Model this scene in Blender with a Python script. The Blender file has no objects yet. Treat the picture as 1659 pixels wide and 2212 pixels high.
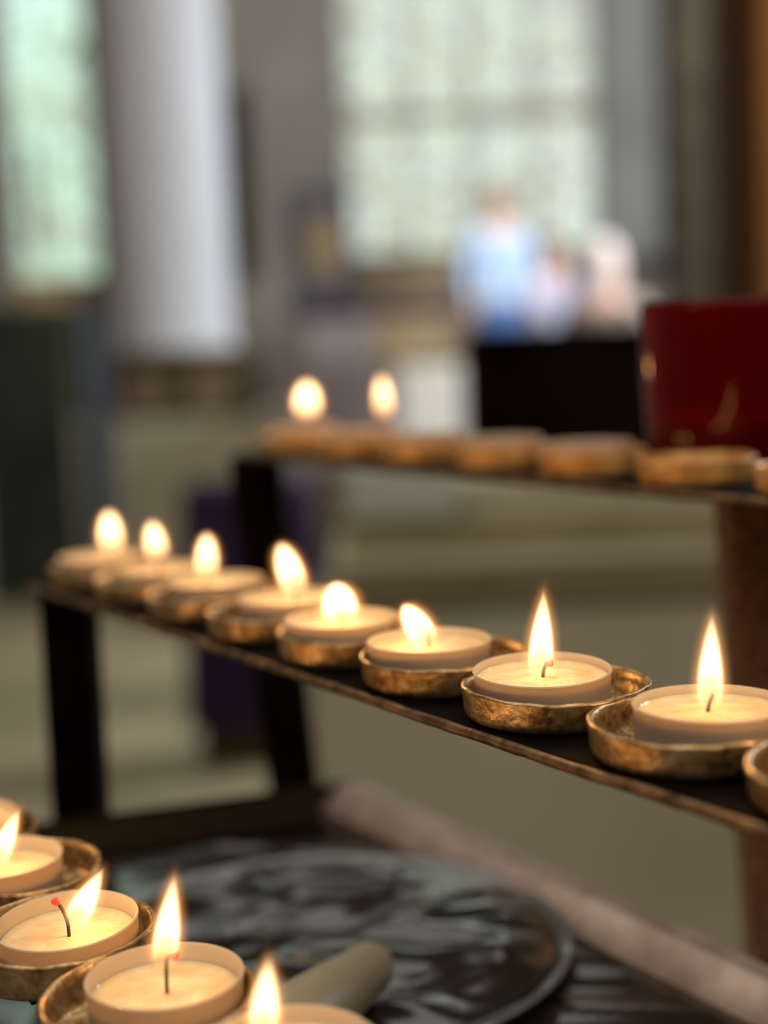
import bpy, bmesh, math, random
from mathutils import Vector, Matrix, noise
random.seed(7)
scn = bpy.context.scene
C = scn.collection
PI = math.pi

# ------------------------------------------------------------ camera
CAM = Vector((0, 0, 1.35))
FPX, PITCH, ROLL = 3176.0, 0.1157, 0.0405
cp, sp, cr, sr = math.cos(PITCH), math.sin(PITCH), math.cos(ROLL), math.sin(ROLL)
R0, F0, U0 = Vector((1, 0, 0)), Vector((0, cp, -sp)), Vector((0, sp, cp))
RX, UX = R0 * cr - U0 * sr, R0 * sr + U0 * cr
cam = bpy.data.cameras.new('camera')
cam.sensor_fit = 'VERTICAL'
cam.sensor_height = 36
cam.lens = FPX / 2212 * 36
cam.clip_start = 0.01
cam.clip_end = 100
cam.dof.use_dof = True
cam.dof.focus_distance = 0.385
cam.dof.aperture_fstop = 4.3
co = bpy.data.objects.new('camera', cam)
C.objects.link(co)
co.matrix_world = Matrix(((RX.x, UX.x, -F0.x, CAM.x), (RX.y, UX.y, -F0.y, CAM.y), (RX.z, UX.z, -F0.z, CAM.z), (0, 0, 0, 1)))
scn.camera = co

# ------------------------------------------------------------ world, light, exposure
w = bpy.data.worlds.new('church_daylight')
scn.world = w
w.use_nodes = True
bg = w.node_tree.nodes['Background']
bg.inputs[0].default_value = (1.0, 0.955, 0.87, 1)
bg.inputs[1].default_value = 1.1
scn.view_settings.view_transform = 'Standard'
scn.view_settings.look = 'None'
scn.view_settings.exposure = 0
scn.view_settings.gamma = 1
scn.cycles.use_denoising = True
scn.cycles.max_bounces = 8
scn.cycles.sample_clamp_indirect = 4
scn.cycles.caustics_reflective = False
scn.cycles.caustics_refractive = False
FLAME_W = 0.0155          # watts of one candle flame
FLAME_COL = (1.0, 0.54, 0.18)


def area(name, loc, target, sx, sy, power, col):
    l = bpy.data.lights.new(name, 'AREA')
    l.shape = 'RECTANGLE'
    l.size, l.size_y, l.energy, l.color = sx, sy, power, col
    o = bpy.data.objects.new(name, l)
    C.objects.link(o)
    o.location = loc
    o.rotation_euler = (Vector(target) - Vector(loc)).to_track_quat('-Z', 'Y').to_euler()
    return o


# daylight of the side windows in the right-hand wall, out of frame
area('side_window_daylight', (5.2, 6.2, 4.2), (-.6, 10.5, 1.6), 2.2, 4.0, 900, (0.86, 0.92, 1.0))


# an added spot with no real source brightens the visitors near the big window
sl = bpy.data.lights.new('added_visitor_spot', 'SPOT')
sl.energy, sl.spot_size, sl.spot_blend, sl.color, sl.shadow_soft_size = 4200, .46, .5, (.93, .96, 1), .3
so = bpy.data.objects.new('added_visitor_spot', sl)
C.objects.link(so)
so.location = (3.2, 5.2, 6.5)
so.rotation_euler = (Vector((1.4, 10.2, 2.0)) - so.location).to_track_quat('-Z', 'Y').to_euler()


# ------------------------------------------------------------ helpers
def ray(px, py):
    u, v = (px - 829.5) / FPX, (py - 1106) / FPX
    return RX * u - UX * v + F0


def at_y(px, py, y):
    d = ray(px, py)
    return CAM + d * (y / d.y)


def at_z(px, py, z):
    d = ray(px, py)
    return CAM + d * ((z - CAM.z) / d.z)


def obj(name, bm, mat, parent=None, smooth=True, ang=0.7):
    me = bpy.data.meshes.new(name)
    bmesh.ops.recalc_face_normals(bm, faces=bm.faces)
    if smooth:
        for f in bm.faces:
            f.smooth = True
        for e in bm.edges:
            if len(e.link_faces) == 2 and e.calc_face_angle(0) > ang:
                e.smooth = False
    bm.to_mesh(me)
    bm.free()
    me.materials.append(mat)
    o = bpy.data.objects.new(name, me)
    C.objects.link(o)
    if parent:
        o.parent = parent
    return o


def tag(o, label=None, cat=None, group=None, kind=None):
    if label: o['label'] = label
    if cat: o['category'] = cat
    if group: o['group'] = group
    if kind: o['kind'] = kind
    return o


def empty(name, loc, label, cat, group=None, rz=0):
    o = bpy.data.objects.new(name, None)
    o.empty_display_size = 0.02
    C.objects.link(o)
    o.location = loc
    o.rotation_euler.z = rz
    return tag(o, label, cat, group)


def lathe(pts, seg=64, bm=None, centre=(0, 0, 0), wob=None):
    bm = bm or bmesh.new()
    rings = []
    for r, z in pts:
        if r < 1e-7:
            rings.append([bm.verts.new((centre[0], centre[1], centre[2] + z))])
        else:
            ring = []
            for i in range(seg):
                a = 2 * PI * i / seg
                rr = r * (1 + (wob(a, z) if wob else 0))
                ring.append(bm.verts.new((centre[0] + rr * math.cos(a), centre[1] + rr * math.sin(a), centre[2] + z)))
            rings.append(ring)
    for A, B in zip(rings[:-1], rings[1:]):
        for i in range(seg):
            j = (i + 1) % seg
            if len(A) == 1 and len(B) == 1:
                continue
            if len(A) == 1:
                bm.faces.new((A[0], B[i], B[j]))
            elif len(B) == 1:
                bm.faces.new((A[i], A[j], B[0]))
            else:
                bm.faces.new((A[i], A[j], B[j], B[i]))
    return bm


def prism(poly, z0, z1, bm=None, bevel=0.0, seg=2, lean=(0, 0)):
    """vertical prism over a ground polygon; lean shifts the bottom"""
    bm = bm or bmesh.new()
    lo = [bm.verts.new((x + lean[0], y + lean[1], z0)) for x, y in poly]
    hi = [bm.verts.new((x, y, z1)) for x, y in poly]
    n = len(poly)
    fs = [bm.faces.new(lo[::-1]), bm.faces.new(hi)]
    for i in range(n):
        fs.append(bm.faces.new((lo[i], lo[(i + 1) % n], hi[(i + 1) % n], hi[i])))
    if bevel:
        es = set(e for f in fs for e in f.edges)
        bmesh.ops.bevel(bm, geom=list(es), offset=bevel, segments=seg, affect='EDGES', profile=0.6)
    return bm


def box(x0, x1, y0, y1, z0, z1, bm=None, bevel=0.0):
    return prism([(x0, y0), (x1, y0), (x1, y1), (x0, y1)], z0, z1, bm, bevel)


def tube(path, radii, seg=10, bm=None):
    bm = bm or bmesh.new()
    path = [Vector(p) for p in path]
    prev = None
    ref = Vector((0.3, 1, 0.1)).normalized()
    for i, p in enumerate(path):
        t = (path[min(i + 1, len(path) - 1)] - path[max(i - 1, 0)]).normalized()
        a = t.cross(ref).normalized()
        b = t.cross(a)
        r = radii[i] if hasattr(radii, '__len__') else radii
        ring = [bm.verts.new(p + a * r * math.cos(2 * PI * k / seg) + b * r * math.sin(2 * PI * k / seg)) for k in range(seg)]
        if prev:
            for k in range(seg):
                bm.faces.new((prev[k], prev[(k + 1) % seg], ring[(k + 1) % seg], ring[k]))
        else:
            bm.faces.new(ring[::-1])
        prev = ring
    bm.faces.new(prev)
    return bm


# ------------------------------------------------------------ materials
class Mat:
    def __init__(self, name):
        self.m = bpy.data.materials.new(name)
        self.m.use_nodes = True
        self.t = self.m.node_tree
        self.b = self.t.nodes.get('Principled BSDF')
        self.out = self.t.nodes['Material Output']

    def n(self, kind, **kw):
        x = self.t.nodes.new(kind)
        for k, v in kw.items():
            if k in x.inputs:
                x.inputs[k].default_value = v
            else:
                setattr(x, k, v)
        return x

    def l(self, a, b):
        self.t.links.new(a, b)

    def math(self, op, a, b=None, clamp=False):
        x = self.t.nodes.new('ShaderNodeMath')
        x.operation = op
        x.use_clamp = clamp
        for i, v in enumerate((a, b)):
            if v is None: continue
            if isinstance(v, (int, float)): x.inputs[i].default_value = v
            else: self.l(v, x.inputs[i])
        return x.outputs[0]

    def ramp(self, fac, stops):
        r = self.t.nodes.new('ShaderNodeValToRGB')
        el = r.color_ramp.elements
        el[0].position, el[0].color = stops[0][0], (*stops[0][1], 1)
        el[1].position, el[1].color = stops[-1][0], (*stops[-1][1], 1)
        for p, c in stops[1:-1]:
            e = el.new(p)
            e.color = (*c, 1)
        self.l(fac, r.inputs[0])
        return r.outputs[0]

    def tex(self, scale, detail=4, kind='ShaderNodeTexNoise', stretch=None, coord='Object'):
        tc = self.n('ShaderNodeTexCoord')
        src = tc.outputs[coord]
        if stretch:
            mp = self.n('ShaderNodeMapping')
            mp.inputs['Scale'].default_value = stretch
            self.l(src, mp.inputs[0])
            src = mp.outputs[0]
        x = self.n(kind)
        x.inputs['Scale'].default_value = scale
        if 'Detail' in x.inputs: x.inputs['Detail'].default_value = detail
        self.l(src, x.inputs['Vector'])
        return x

    def bump(self, h, dist, strength=1.0):
        b = self.n('ShaderNodeBump')
        b.inputs['Distance'].default_value = dist
        b.inputs['Strength'].default_value = strength
        self.l(h, b.inputs['Height'])
        self.l(b.outputs[0], self.b.inputs['Normal'])


def simple(name, c1, c2, scale, rough=0.6, metal=0.0, bump=0.0, stretch=None, lo=0.35, hi=0.65, spec=0.5):
    m = Mat(name)
    t = m.tex(scale, stretch=stretch)
    m.l(m.ramp(t.outputs[0], [(lo, c1), (hi, c2)]), m.b.inputs['Base Color'])
    m.b.inputs['Roughness'].default_value = rough
    m.b.inputs['Metallic'].default_value = metal
    m.b.inputs['Specular IOR Level'].default_value = spec
    if bump:
        m.bump(t.outputs[0], bump)
    return m.m


M = {}
M['stone'] = simple('pale_olive_stone', (0.40, 0.35, 0.235), (0.48, 0.43, 0.305), 2.5, 0.85, spec=0.2)
M['stone_band'] = simple('olive_brown_stone', (0.22, 0.175, 0.09), (0.31, 0.255, 0.15), 6, 0.85, stretch=(1, 1, 4), spec=0.2)
M['grey_stone'] = simple('grey_church_stone', (0.16, 0.14, 0.11), (0.25, 0.225, 0.185), 0.9, 0.9, spec=0.2)
M['light_stone'] = simple('whitish_column_stone', (0.44, 0.43, 0.43), (0.56, 0.57, 0.60), 1.2, 0.85, stretch=(1, 1, .3), spec=0.2)
M['slab_stone'] = simple('slab_stone', (0.44, 0.43, 0.36), (0.52, 0.51, 0.44), 5, .8)
M['pier_wood'] = simple('blackish_brown_timber', (0.010, 0.007, 0.003), (0.022, 0.016, 0.008), 3, 0.8, spec=.1)
M['reveal'] = simple('lit_stone_reveal', (.60, .61, .62), (.72, .74, .76), 1.5, .9)  # stone reveal; window light is put into its pale colour
M['orange_wood'] = simple('orange_brown_timber', (0.12, 0.045, 0.010), (0.19, 0.07, 0.015), 3, .7, stretch=(1, 1, .2), spec=.1)
M['floor'] = simple('worn_floor_stone', (0.13, 0.105, 0.055), (0.30, 0.25, 0.15), 0.8, 0.6, spec=0.3)
M['brown_wood'] = simple('dark_brown_wood', (0.018, 0.010, 0.004), (0.05, 0.03, 0.012), 3, 0.7, stretch=(1, 1, .2), spec=.15)
M['red_wood'] = simple('reddish_brown_wood', (0.05, 0.022, 0.009), (0.085, 0.038, 0.015), 3, 0.7, stretch=(1, 1, .2), spec=.1)
M['black_wood'] = simple('near_black_wood', (0.002, 0.0007, 0.0003), (0.005, 0.0015, 0.001), 3, 0.9, spec=.02)
M['black_iron'] = simple('black_painted_iron', (0.0025, 0.0008, 0.0005), (0.006, 0.002, 0.001), 60, 0.7, 0.0, spec=0.05)
M['green_dark'] = simple('dark_green_cloth', (0.035, 0.04, 0.024), (0.10, 0.115, 0.07), 2, 0.9)
M['blue_grey'] = simple('blue_grey_cloth', (0.17, 0.20, 0.24), (0.24, 0.27, 0.32), 2, 0.9)
M['purple'] = simple('dark_purple_cloth', (0.018, 0.010, 0.026), (0.035, 0.022, 0.055), 3, 0.9, spec=0.1)
M['white_cloth'] = simple('white_linen', (0.84, 0.80, 0.70), (0.9, 0.86, 0.77), 4, 0.9)
M['carved'] = simple('carved_brown_oak', (0.10, 0.06, 0.022), (0.19, 0.13, 0.07), 4, 0.7)
M['ochre'] = simple('ochre_panel_paint', (0.22, 0.15, 0.07), (0.30, 0.21, 0.11), 4, 0.7)
M['mauve'] = simple('mauve_panel_paint', (0.17, 0.135, 0.125), (0.22, 0.18, 0.165), 4, 0.7)
M['banner_violet'] = simple('violet_grey_banner_cloth', (0.17, 0.155, 0.19), (0.23, 0.20, 0.24), 3, 0.9)
M['skin'] = simple('skin', (0.62, 0.36, 0.27), (0.70, 0.43, 0.33), 6, 0.6)
M['shirt'] = simple('pale_blue_shirt_cotton', (0.40, 0.54, 0.74), (0.46, 0.60, 0.80), 5, 0.9)
M['trousers'] = simple('strong_blue_denim', (0.06, 0.13, 0.33), (0.09, 0.18, 0.42), 5, 0.9)
M['coat'] = simple('grey_brown_coat_wool', (0.20, 0.16, 0.13), (0.27, 0.22, 0.18), 5, 0.9)
M['pale_hair'] = simple('white_hair', (0.90, 0.80, 0.74), (0.98, 0.88, 0.82), 30, 0.7)
M['fair_hair'] = simple('reddish_fair_hair', (0.38, 0.24, 0.18), (0.46, 0.30, 0.23), 30, 0.7)
M['lilac'] = simple('lilac_cotton', (0.30, 0.31, 0.42), (0.36, 0.37, 0.48), 5, 0.9)

# hammered brass
m = Mat('hammered_brass')
t = m.tex(420, 6)
t2 = m.tex(130, 4)
mix = m.math('ADD', m.math('MULTIPLY', t.outputs[0], 0.45), m.math('MULTIPLY', t2.outputs[0], 0.55))
m.l(m.ramp(mix, [(0.36, (0.17, 0.085, 0.03)), (0.50, (0.50, 0.30, 0.12)), (0.64, (0.74, 0.52, 0.26))]), m.b.inputs['Base Color'])
m.b.inputs['Metallic'].default_value = 0.75
m.l(m.math('ADD', m.math('MULTIPLY', t2.outputs[0], -0.5), 0.58), m.b.inputs['Roughness'])
m.bump(mix, 0.0007)
M['brass'] = m.m
M['flamelit_brass'] = simple('brass_with_flame_glow', (0.62, 0.27, 0.065), (0.95, 0.52, 0.17), 160, 0.38, 0.3)  # upper cups' brass; extra candle light is put into the orange colour
# bronze-brown bar
m = Mat('brown_bronze_bar')
t = m.tex(150, 6)
m.l(m.ramp(t.outputs[0], [(0.35, (0.075, 0.035, 0.014)), (0.65, (0.30, 0.17, 0.075))]), m.b.inputs['Base Color'])
m.b.inputs['Metallic'].default_value = 0.6
m.b.inputs['Roughness'].default_value = 0.42
m.bump(t.outputs[0], 0.0008)
M['bar'] = m.m
# rusty brown post
m = Mat('rusty_brown_steel')
t = m.tex(240, 8)
t2 = m.tex(30, 4, stretch=(1, 1, .12))
m.l(m.ramp(m.math('ADD', m.math('MULTIPLY', t.outputs[0], .5), m.math('MULTIPLY', t2.outputs[0], .5)),
           [(0.38, (0.10, 0.03, 0.010)), (0.5, (0.36, 0.15, 0.075)), (0.62, (0.52, 0.30, 0.21))]), m.b.inputs['Base Color'])
m.b.inputs['Roughness'].default_value = 0.55
m.b.inputs['Metallic'].default_value = 0.2
m.bump(t.outputs[0], 0.0006)
M['rust'] = m.m
# drip tray rim
m = Mat('pinkish_copper_edge')
t = m.tex(60, 4, stretch=(1, 1, 1))
m.l(m.ramp(t.outputs[0], [(0.35, (0.36, 0.24, 0.19)), (0.65, (0.55, 0.40, 0.32))]), m.b.inputs['Base Color'])
m.b.inputs['Metallic'].default_value = 0.55
m.b.inputs['Roughness'].default_value = 0.35
M['tray_rim'] = m.m
# liner: dark shiny crumpled film
m = Mat('dark_shiny_film')
m.b.inputs['Base Color'].default_value = (0.030, 0.021, 0.013, 1)
m.b.inputs['Roughness'].default_value = 0.17
m.b.inputs['Specular IOR Level'].default_value = 0.7
m.b.inputs['Coat Weight'].default_value = 0.5
m.b.inputs['Coat Roughness'].default_value = 0.1
M['film'] = m.m
m = Mat('dark_dish_glaze')
m.b.inputs['Base Color'].default_value = (0.16, 0.15, 0.13, 1)
m.b.inputs['Roughness'].default_value = 0.2
m.b.inputs['Coat Weight'].default_value = 1.0
M['dish'] = m.m
# tealight parts
m = Mat('translucent_white_cup')
tr = m.n('ShaderNodeBsdfTranslucent')
tr.inputs[0].default_value = (0.82, 0.63, 0.39, 1)
mx = m.n('ShaderNodeMixShader')
mx.inputs[0].default_value = 0.42
m.b.inputs['Base Color'].default_value = (0.62, 0.575, 0.49, 1)
m.b.inputs['Roughness'].default_value = 0.35
m.l(m.b.outputs[0], mx.inputs[1]); m.l(tr.outputs[0], mx.inputs[2]); m.l(mx.outputs[0], m.out.inputs[0])
M['cup'] = m.m
M['flamelit_used_cup'] = simple('flame_tinted_cup', (0.80, 0.50, 0.30), (0.90, 0.62, 0.40), 90, 0.4)  # unlit tealight cups; glow of nearby flames put into the tan colour
m = Mat('melted_wax')
t = m.tex(110, 3, stretch=(1, 1.6, 1))
m.l(m.ramp(t.outputs[0], [(0.35, (0.78, 0.53, 0.27)), (0.65, (0.88, 0.68, 0.42))]), m.b.inputs['Base Color'])
m.b.inputs['Subsurface Weight'].default_value = 0.7
m.b.inputs['Subsurface Radius'].default_value = (1.0, 0.55, 0.25)
m.b.inputs['Subsurface Scale'].default_value = 0.006
m.b.inputs['Roughness'].default_value = 0.08
m.bump(t.outputs[0], 0.0011)
M['wax'] = m.m
m = Mat('cold_grey_wax')
m.b.inputs['Base Color'].default_value = (0.12, 0.11, 0.105, 1)
m.b.inputs['Roughness'].default_value = 0.15
M['cold_wax'] = m.m
m = Mat('charred_wick')
m.b.inputs['Base Color'].default_value = (0.05, 0.03, 0.025, 1)
m.b.inputs['Roughness'].default_value = 0.9
M['wick'] = m.m
m = Mat('glowing_ember')
m.b.inputs['Base Color'].default_value = (0.5, 0.04, 0.02, 1)
m.b.inputs['Emission Color'].default_value = (1.0, 0.09, 0.03, 1)
m.b.inputs['Emission Strength'].default_value = 0.5
M['ember'] = m.m
m = Mat('wick_holder_tin')
m.b.inputs['Base Color'].default_value = (0.6, 0.55, 0.5, 1)
m.b.inputs['Metallic'].default_value = 1
m.b.inputs['Roughness'].default_value = 0.4
M['tin'] = m.m
# red votive glass
m = Mat('ruby_red_glass')
m.b.inputs['Base Color'].default_value = (0.34, 0.0, 0.003, 1)
m.b.inputs['Transmission Weight'].default_value = 0.72
m.b.inputs['Roughness'].default_value = 0.03
m.b.inputs['IOR'].default_value = 1.3
M['red_glass'] = m.m
m = Mat('red_wax_fill')
m.b.inputs['Base Color'].default_value = (0.35, 0.005, 0.01, 1)
m.b.inputs['Roughness'].default_value = 0.3
m.b.inputs['Subsurface Weight'].default_value = 0.3
m.b.inputs['Subsurface Scale'].default_value = 0.01
M['red_wax'] = m.m
m = Mat('beige_candle_wax')
m.b.inputs['Base Color'].default_value = (0.44, 0.36, 0.23, 1)
m.b.inputs['Roughness'].default_value = 0.45
M['beige_wax'] = m.m


# flame: an emitting volume, white-hot inside, orange at the skin and at the foot
def flame_mat(name, rexp, k0, bexp, z_dark=.10, r_dark=.17):
    m = Mat(name)
    m.t.nodes.remove(m.b)
    tc = m.n('ShaderNodeTexCoord')
    sx = m.n('ShaderNodeSeparateXYZ')
    m.l(tc.outputs['Object'], sx.inputs[0])
    x, y, z = sx.outputs
    r = m.math('SQRT', m.math('ADD', m.math('MULTIPLY', x, x), m.math('MULTIPLY', y, y)))
    zc = m.math('MAXIMUM', m.math('MINIMUM', z, 1.0), 0.0)
    R = m.math('MULTIPLY', m.math('MULTIPLY', m.math('POWER', m.math('ADD', zc, 0.02), bexp), k0),
               m.math('POWER', m.math('SUBTRACT', 1.0, zc), rexp))
    d = m.math('SUBTRACT', R, r)                         # >0 inside
    core = m.math('MULTIPLY', m.math('ADD', d, 0.0), 7.0, clamp=True)
    core = m.math('MULTIPLY', core, core)
    # dark foot around the wick
    zz = m.math('MULTIPLY', m.math('SUBTRACT', z, z_dark), 0.82)
    rr = m.math('MULTIPLY', r, 1.05)
    dist = m.math('SQRT', m.math('ADD', m.math('MULTIPLY', zz, zz), m.math('MULTIPLY', rr, rr)))
    foot = m.math('MULTIPLY', m.math('SUBTRACT', dist, r_dark), 5.5, clamp=True)
    low = m.math('MULTIPLY', m.math('ADD', z, 0.10), 2.2, clamp=True)
    low = m.math('ADD', m.math('MULTIPLY', low, low), 0.04)
    foot = m.math('ADD', m.math('MULTIPLY', m.math('MULTIPLY', foot, foot), 0.97), 0.03)
    foot = m.math('MULTIPLY', foot, low)
    s1 = m.math('MULTIPLY', m.math('MULTIPLY', core, foot), 750.0)
    em1 = m.n('ShaderNodeEmission')
    em1.inputs[0].default_value = (1.0, 0.66, 0.33, 1)
    m.l(s1, em1.inputs[1])
    # orange mantle, widened to paint in the glow around the flame
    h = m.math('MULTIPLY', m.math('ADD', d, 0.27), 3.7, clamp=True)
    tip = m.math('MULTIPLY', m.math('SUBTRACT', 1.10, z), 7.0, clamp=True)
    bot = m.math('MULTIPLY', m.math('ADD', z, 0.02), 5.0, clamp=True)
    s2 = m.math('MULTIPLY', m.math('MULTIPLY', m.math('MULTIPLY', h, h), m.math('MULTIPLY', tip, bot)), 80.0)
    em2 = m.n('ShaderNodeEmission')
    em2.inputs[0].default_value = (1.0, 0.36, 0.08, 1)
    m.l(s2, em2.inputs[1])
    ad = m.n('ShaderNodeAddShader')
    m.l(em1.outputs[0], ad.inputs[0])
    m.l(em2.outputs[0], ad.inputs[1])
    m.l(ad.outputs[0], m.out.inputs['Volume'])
    m.m.cycles.homogeneous_volume = False if hasattr(m.m.cycles, 'homogeneous_volume') else False
    return m.m


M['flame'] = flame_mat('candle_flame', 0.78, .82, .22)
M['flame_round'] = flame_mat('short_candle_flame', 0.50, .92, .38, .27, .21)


def glass_window_mat(name, stops, scale, strength):
    m = Mat(name)
    t = m.tex(scale * .6, 3, 'ShaderNodeTexNoise', stretch=(1, 1, .7))
    v = m.tex(scale * 4.5, 0, 'ShaderNodeTexVoronoi')
    sep = m.n('ShaderNodeSeparateColor')
    m.l(v.outputs['Color'], sep.inputs[0])
    e = m.tex(scale * 4.5, 0, 'ShaderNodeTexVoronoi')
    e.feature = 'DISTANCE_TO_EDGE'
    lead = m.math('MULTIPLY', e.outputs['Distance'], 25.0, clamp=True)
    f = m.math('ADD', m.math('MULTIPLY', t.outputs[0], 0.75), m.math('MULTIPLY', sep.outputs[0], 0.32))
    c = m.ramp(f, stops)
    m.b.inputs['Base Color'].default_value = (0.05, 0.05, 0.05, 1)
    m.b.inputs['Roughness'].default_value = 0.3
    m.l(c, m.b.inputs['Emission Color'])
    m.l(m.math('MULTIPLY', lead, strength * 1.28), m.b.inputs['Emission Strength'])
    return m.m


M['stained'] = glass_window_mat('backlit_stained_glass', [(0.36, (0.34, 0.28, 0.17)), (0.47, (0.45, 0.52, 0.46)), (0.56, (0.60, 0.74, 0.66)), (0.66, (0.58, 0.66, 0.44)), (0.78, (0.40, 0.46, 0.47))], 2.2, 1.0)
M['green_glass'] = glass_window_mat('backlit_pale_green_glass', [(0.34, (0.36, 0.42, 0.32)), (0.5, (0.52, 0.76, 0.57)), (0.7, (0.55, 0.74, 0.64))], 1.1, 1.1)

# ------------------------------------------------------------ the church (setting)
def struct(name, bm, mat, parent=None, smooth=False):
    return tag(obj(name, bm, mat, parent, smooth), kind=None if parent else 'structure')


FW = 14.0    # distance of the far wall
WX0, WX1 = at_y(748, 300, FW).x, at_y(1290, 300, FW).x      # the big window
WZ0 = at_y(900, 545, FW).z
WZ1 = 7.8
struct('floor', box(-6, 6, -3, FW + .3, -0.1, 0), M['floor'])
# far wall built around the window opening
bm = box(-6, WX0, FW, FW + .4, 0, 9)
box(WX1, 6, FW, FW + .4, 0, 9, bm)
box(WX0, WX1, FW, FW + .4, 0, WZ0, bm)
box(WX0, WX1, FW, FW + .4, WZ1, 9, bm)
struct('wall_back', bm, M['grey_stone'])
struct('wall_left', box(-6.2, -6, -3, FW + .4, 0, 9), M['grey_stone'])
bm = box(5.4, 5.7, -3, 4.9, 0, 9)
box(5.4, 5.7, 7.5, FW + .4, 0, 9, bm)
box(5.4, 5.7, 4.9, 7.5, 0, 1.9, bm)
box(5.4, 5.7, 4.9, 7.5, 6.5, 9, bm)
struct('wall_right', bm, M['grey_stone'])
struct('wall_added_front', box(-6, 5.4, -3.3, -3, 0, 3.0), M['grey_stone'])  # added low wall behind the camera, keeps a bright reflection off the glass
struct('ceiling', box(-6, 5.4, 9, FW + .4, 9, 9.2), M['grey_stone'])
win = struct('window_1', box(WX0, WX1, FW + .22, FW + .25, WZ0, WZ1), M['stained'])
ww = WX1 - WX0
for k in range(1, 4):
    x = WX0 + ww * k / 4
    struct('mullion', box(x - .02, x + .02, FW + .10, FW + .215, WZ0, WZ1, bevel=.01), M['grey_stone'], win)
for z in (WZ0 + 1.28, WZ0 + 2.9, WZ0 + 4.4):
    struct('transom', box(WX0, WX1, FW + .12, FW + .21, z - .05, z + .05, bevel=.01), M['ochre'], win)
# splayed pale reveal right of the window, standing forward of the wall
a, b = at_y(1300, 300, FW - .1), at_y(1440, 300, FW - .9)
struct('trim_1', prism([(a.x, FW - .02), (b.x, FW - .9), (b.x + .25, FW - .9), (b.x + .25, FW - .02)], at_y(1370, 560, FW).z, 9), M['reveal'])
# dark timber pier right of it, and a redder one close by the frame edge
a, b = at_y(1448, 300, 9.5), at_y(1572, 300, 9.5)
struct('trim_2', box(a.x, b.x, 9.4, 9.9, 0, 9, bevel=.03), M['pier_wood'])
a = at_y(1640, 300, 6.9)
struct('trim_8', box(a.x, a.x + .35, 6.85, 7.0, 0, 9, bevel=.02), M['orange_wood'])
a = at_y(1570, 300, 7.0)
struct('trim_3', box(a.x, a.x + .5, 7.0, 7.4, 0, 9, bevel=.03), M['red_wood'])
# left window in a splayed opening
gx0, gx1, gz = at_y(14, 300, 11).x, at_y(203, 300, 11).x, at_y(110, 600, 11).z
win2 = struct('window_2', box(gx0, gx1, 11.16, 11.2, gz, 7.2), M['green_glass'])
struct('window_frame', box(gx0 - .5, gx0, 11.0, 11.3, 0, 9), M['grey_stone'], win2)
struct('window_sill', box(gx0, gx1, 10.95, 11.3, gz - .22, gz, bevel=.02), M['ochre'], win2)
struct('wall_left_bay', box(gx0, gx1 + .2, 11.05, 11.35, 0, gz - .22), M['grey_stone'])
struct('window_mullion', box((gx0 * .75 + gx1 * .25) - .04, (gx0 * .75 + gx1 * .25) + .02, 11.05, 11.15, gz + .2, gz + 1.0, bevel=.01), M['grey_stone'], win2)
struct('trim_4', box(gx1, gx1 + .13, 10.8, 11.3, 0, 9, bevel=.02), M['brown_wood'])
# grey pier behind the column, with a narrow dark pointed opening
px0, px1 = at_y(440, 400, 11.5).x, at_y(750, 400, 11.5).x
ox0, ox1 = at_y(492, 400, 11.5).x, at_y(545, 400, 11.5).x
oz0, oz1 = at_y(500, 615, 11.5).z, at_y(500, 190, 11.5).z
bm = box(px0, ox0, 11.5, 12.0, 0, 9)
box(ox1, px1, 11.5, 12.0, 0, 9, bm)
box(ox0, ox1, 11.5, 12.0, 0, oz0, bm)
box(ox0, ox1, 11.5, 12.0, oz1, 9, bm)
box(ox0, ox1, 11.98, 12.03, oz0, oz1, bm)
pier = struct('wall_pier', bm, M['grey_stone'])
struct('opening_panel', box(ox0, ox1, 11.75, 11.8, oz0, oz1), M['brown_wood'], pier)

# column
pc = at_y(366, 500, 9.35)
rc = (at_y(500, 500, 9).x - at_y(245, 500, 9).x) / 2
cz = at_y(372, 758, 8.92).z
col = tag(lathe and obj('stone_column', lathe([(0, cz), (rc + .02, cz), (rc + .03, cz + .03), (rc + .01, cz + .06), (rc, cz + .08), (rc, 9), (0, 9)], 48,
          wob=lambda a, z: 0.02 * math.cos(10 * a)), M['light_stone']),
          'tall pale fluted stone column above the carved brown chest', 'column')
col.location = (pc.x, 9.35, .003)
# carved chest under the column: stands on a stone step
hz0, hz1 = at_y(390, 905, 8.9).z, at_y(390, 760, 8.9).z
hx0, hx1 = at_y(250, 830, 8.9).x, at_y(535, 830, 8.9).x
st = struct('trim_5', box(hx0 - 1.2, hx1 + 1.3, 8.7, 10.2, 0, hz0, bevel=.02), M['stone'])
ch = empty('carved_chest', ((hx0 + hx1) / 2, 9.2, hz0), 'dark brown carved wooden chest with two round rosettes, at foot of pale column', 'chest')
cw, chh = (hx1 - hx0) / 2, cz - hz0
obj('body', box(-cw, cw, -.28, .62, 0, chh - .03, bevel=.01), M['brown_wood'], ch)
obj('lid', box(-cw - .02, cw + .02, -.3, .64, chh - .03, chh, bevel=.008), M['carved'], ch)
for s in (-1, 1):
    bm = lathe([(0, .02), (.04, .03), (.06, .012), (.12, .018), (.14, .03), (.155, 0)], 32, wob=lambda a, z: .04 * math.cos(8 * a))
    bmesh.ops.rotate(bm, verts=bm.verts, matrix=Matrix.Rotation(PI / 2, 3, 'X'))
    bmesh.ops.translate(bm, verts=bm.verts, vec=(s * cw * .48, -.28, chh * .42))
    obj('rosette', bm, M['carved'], ch)

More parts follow.
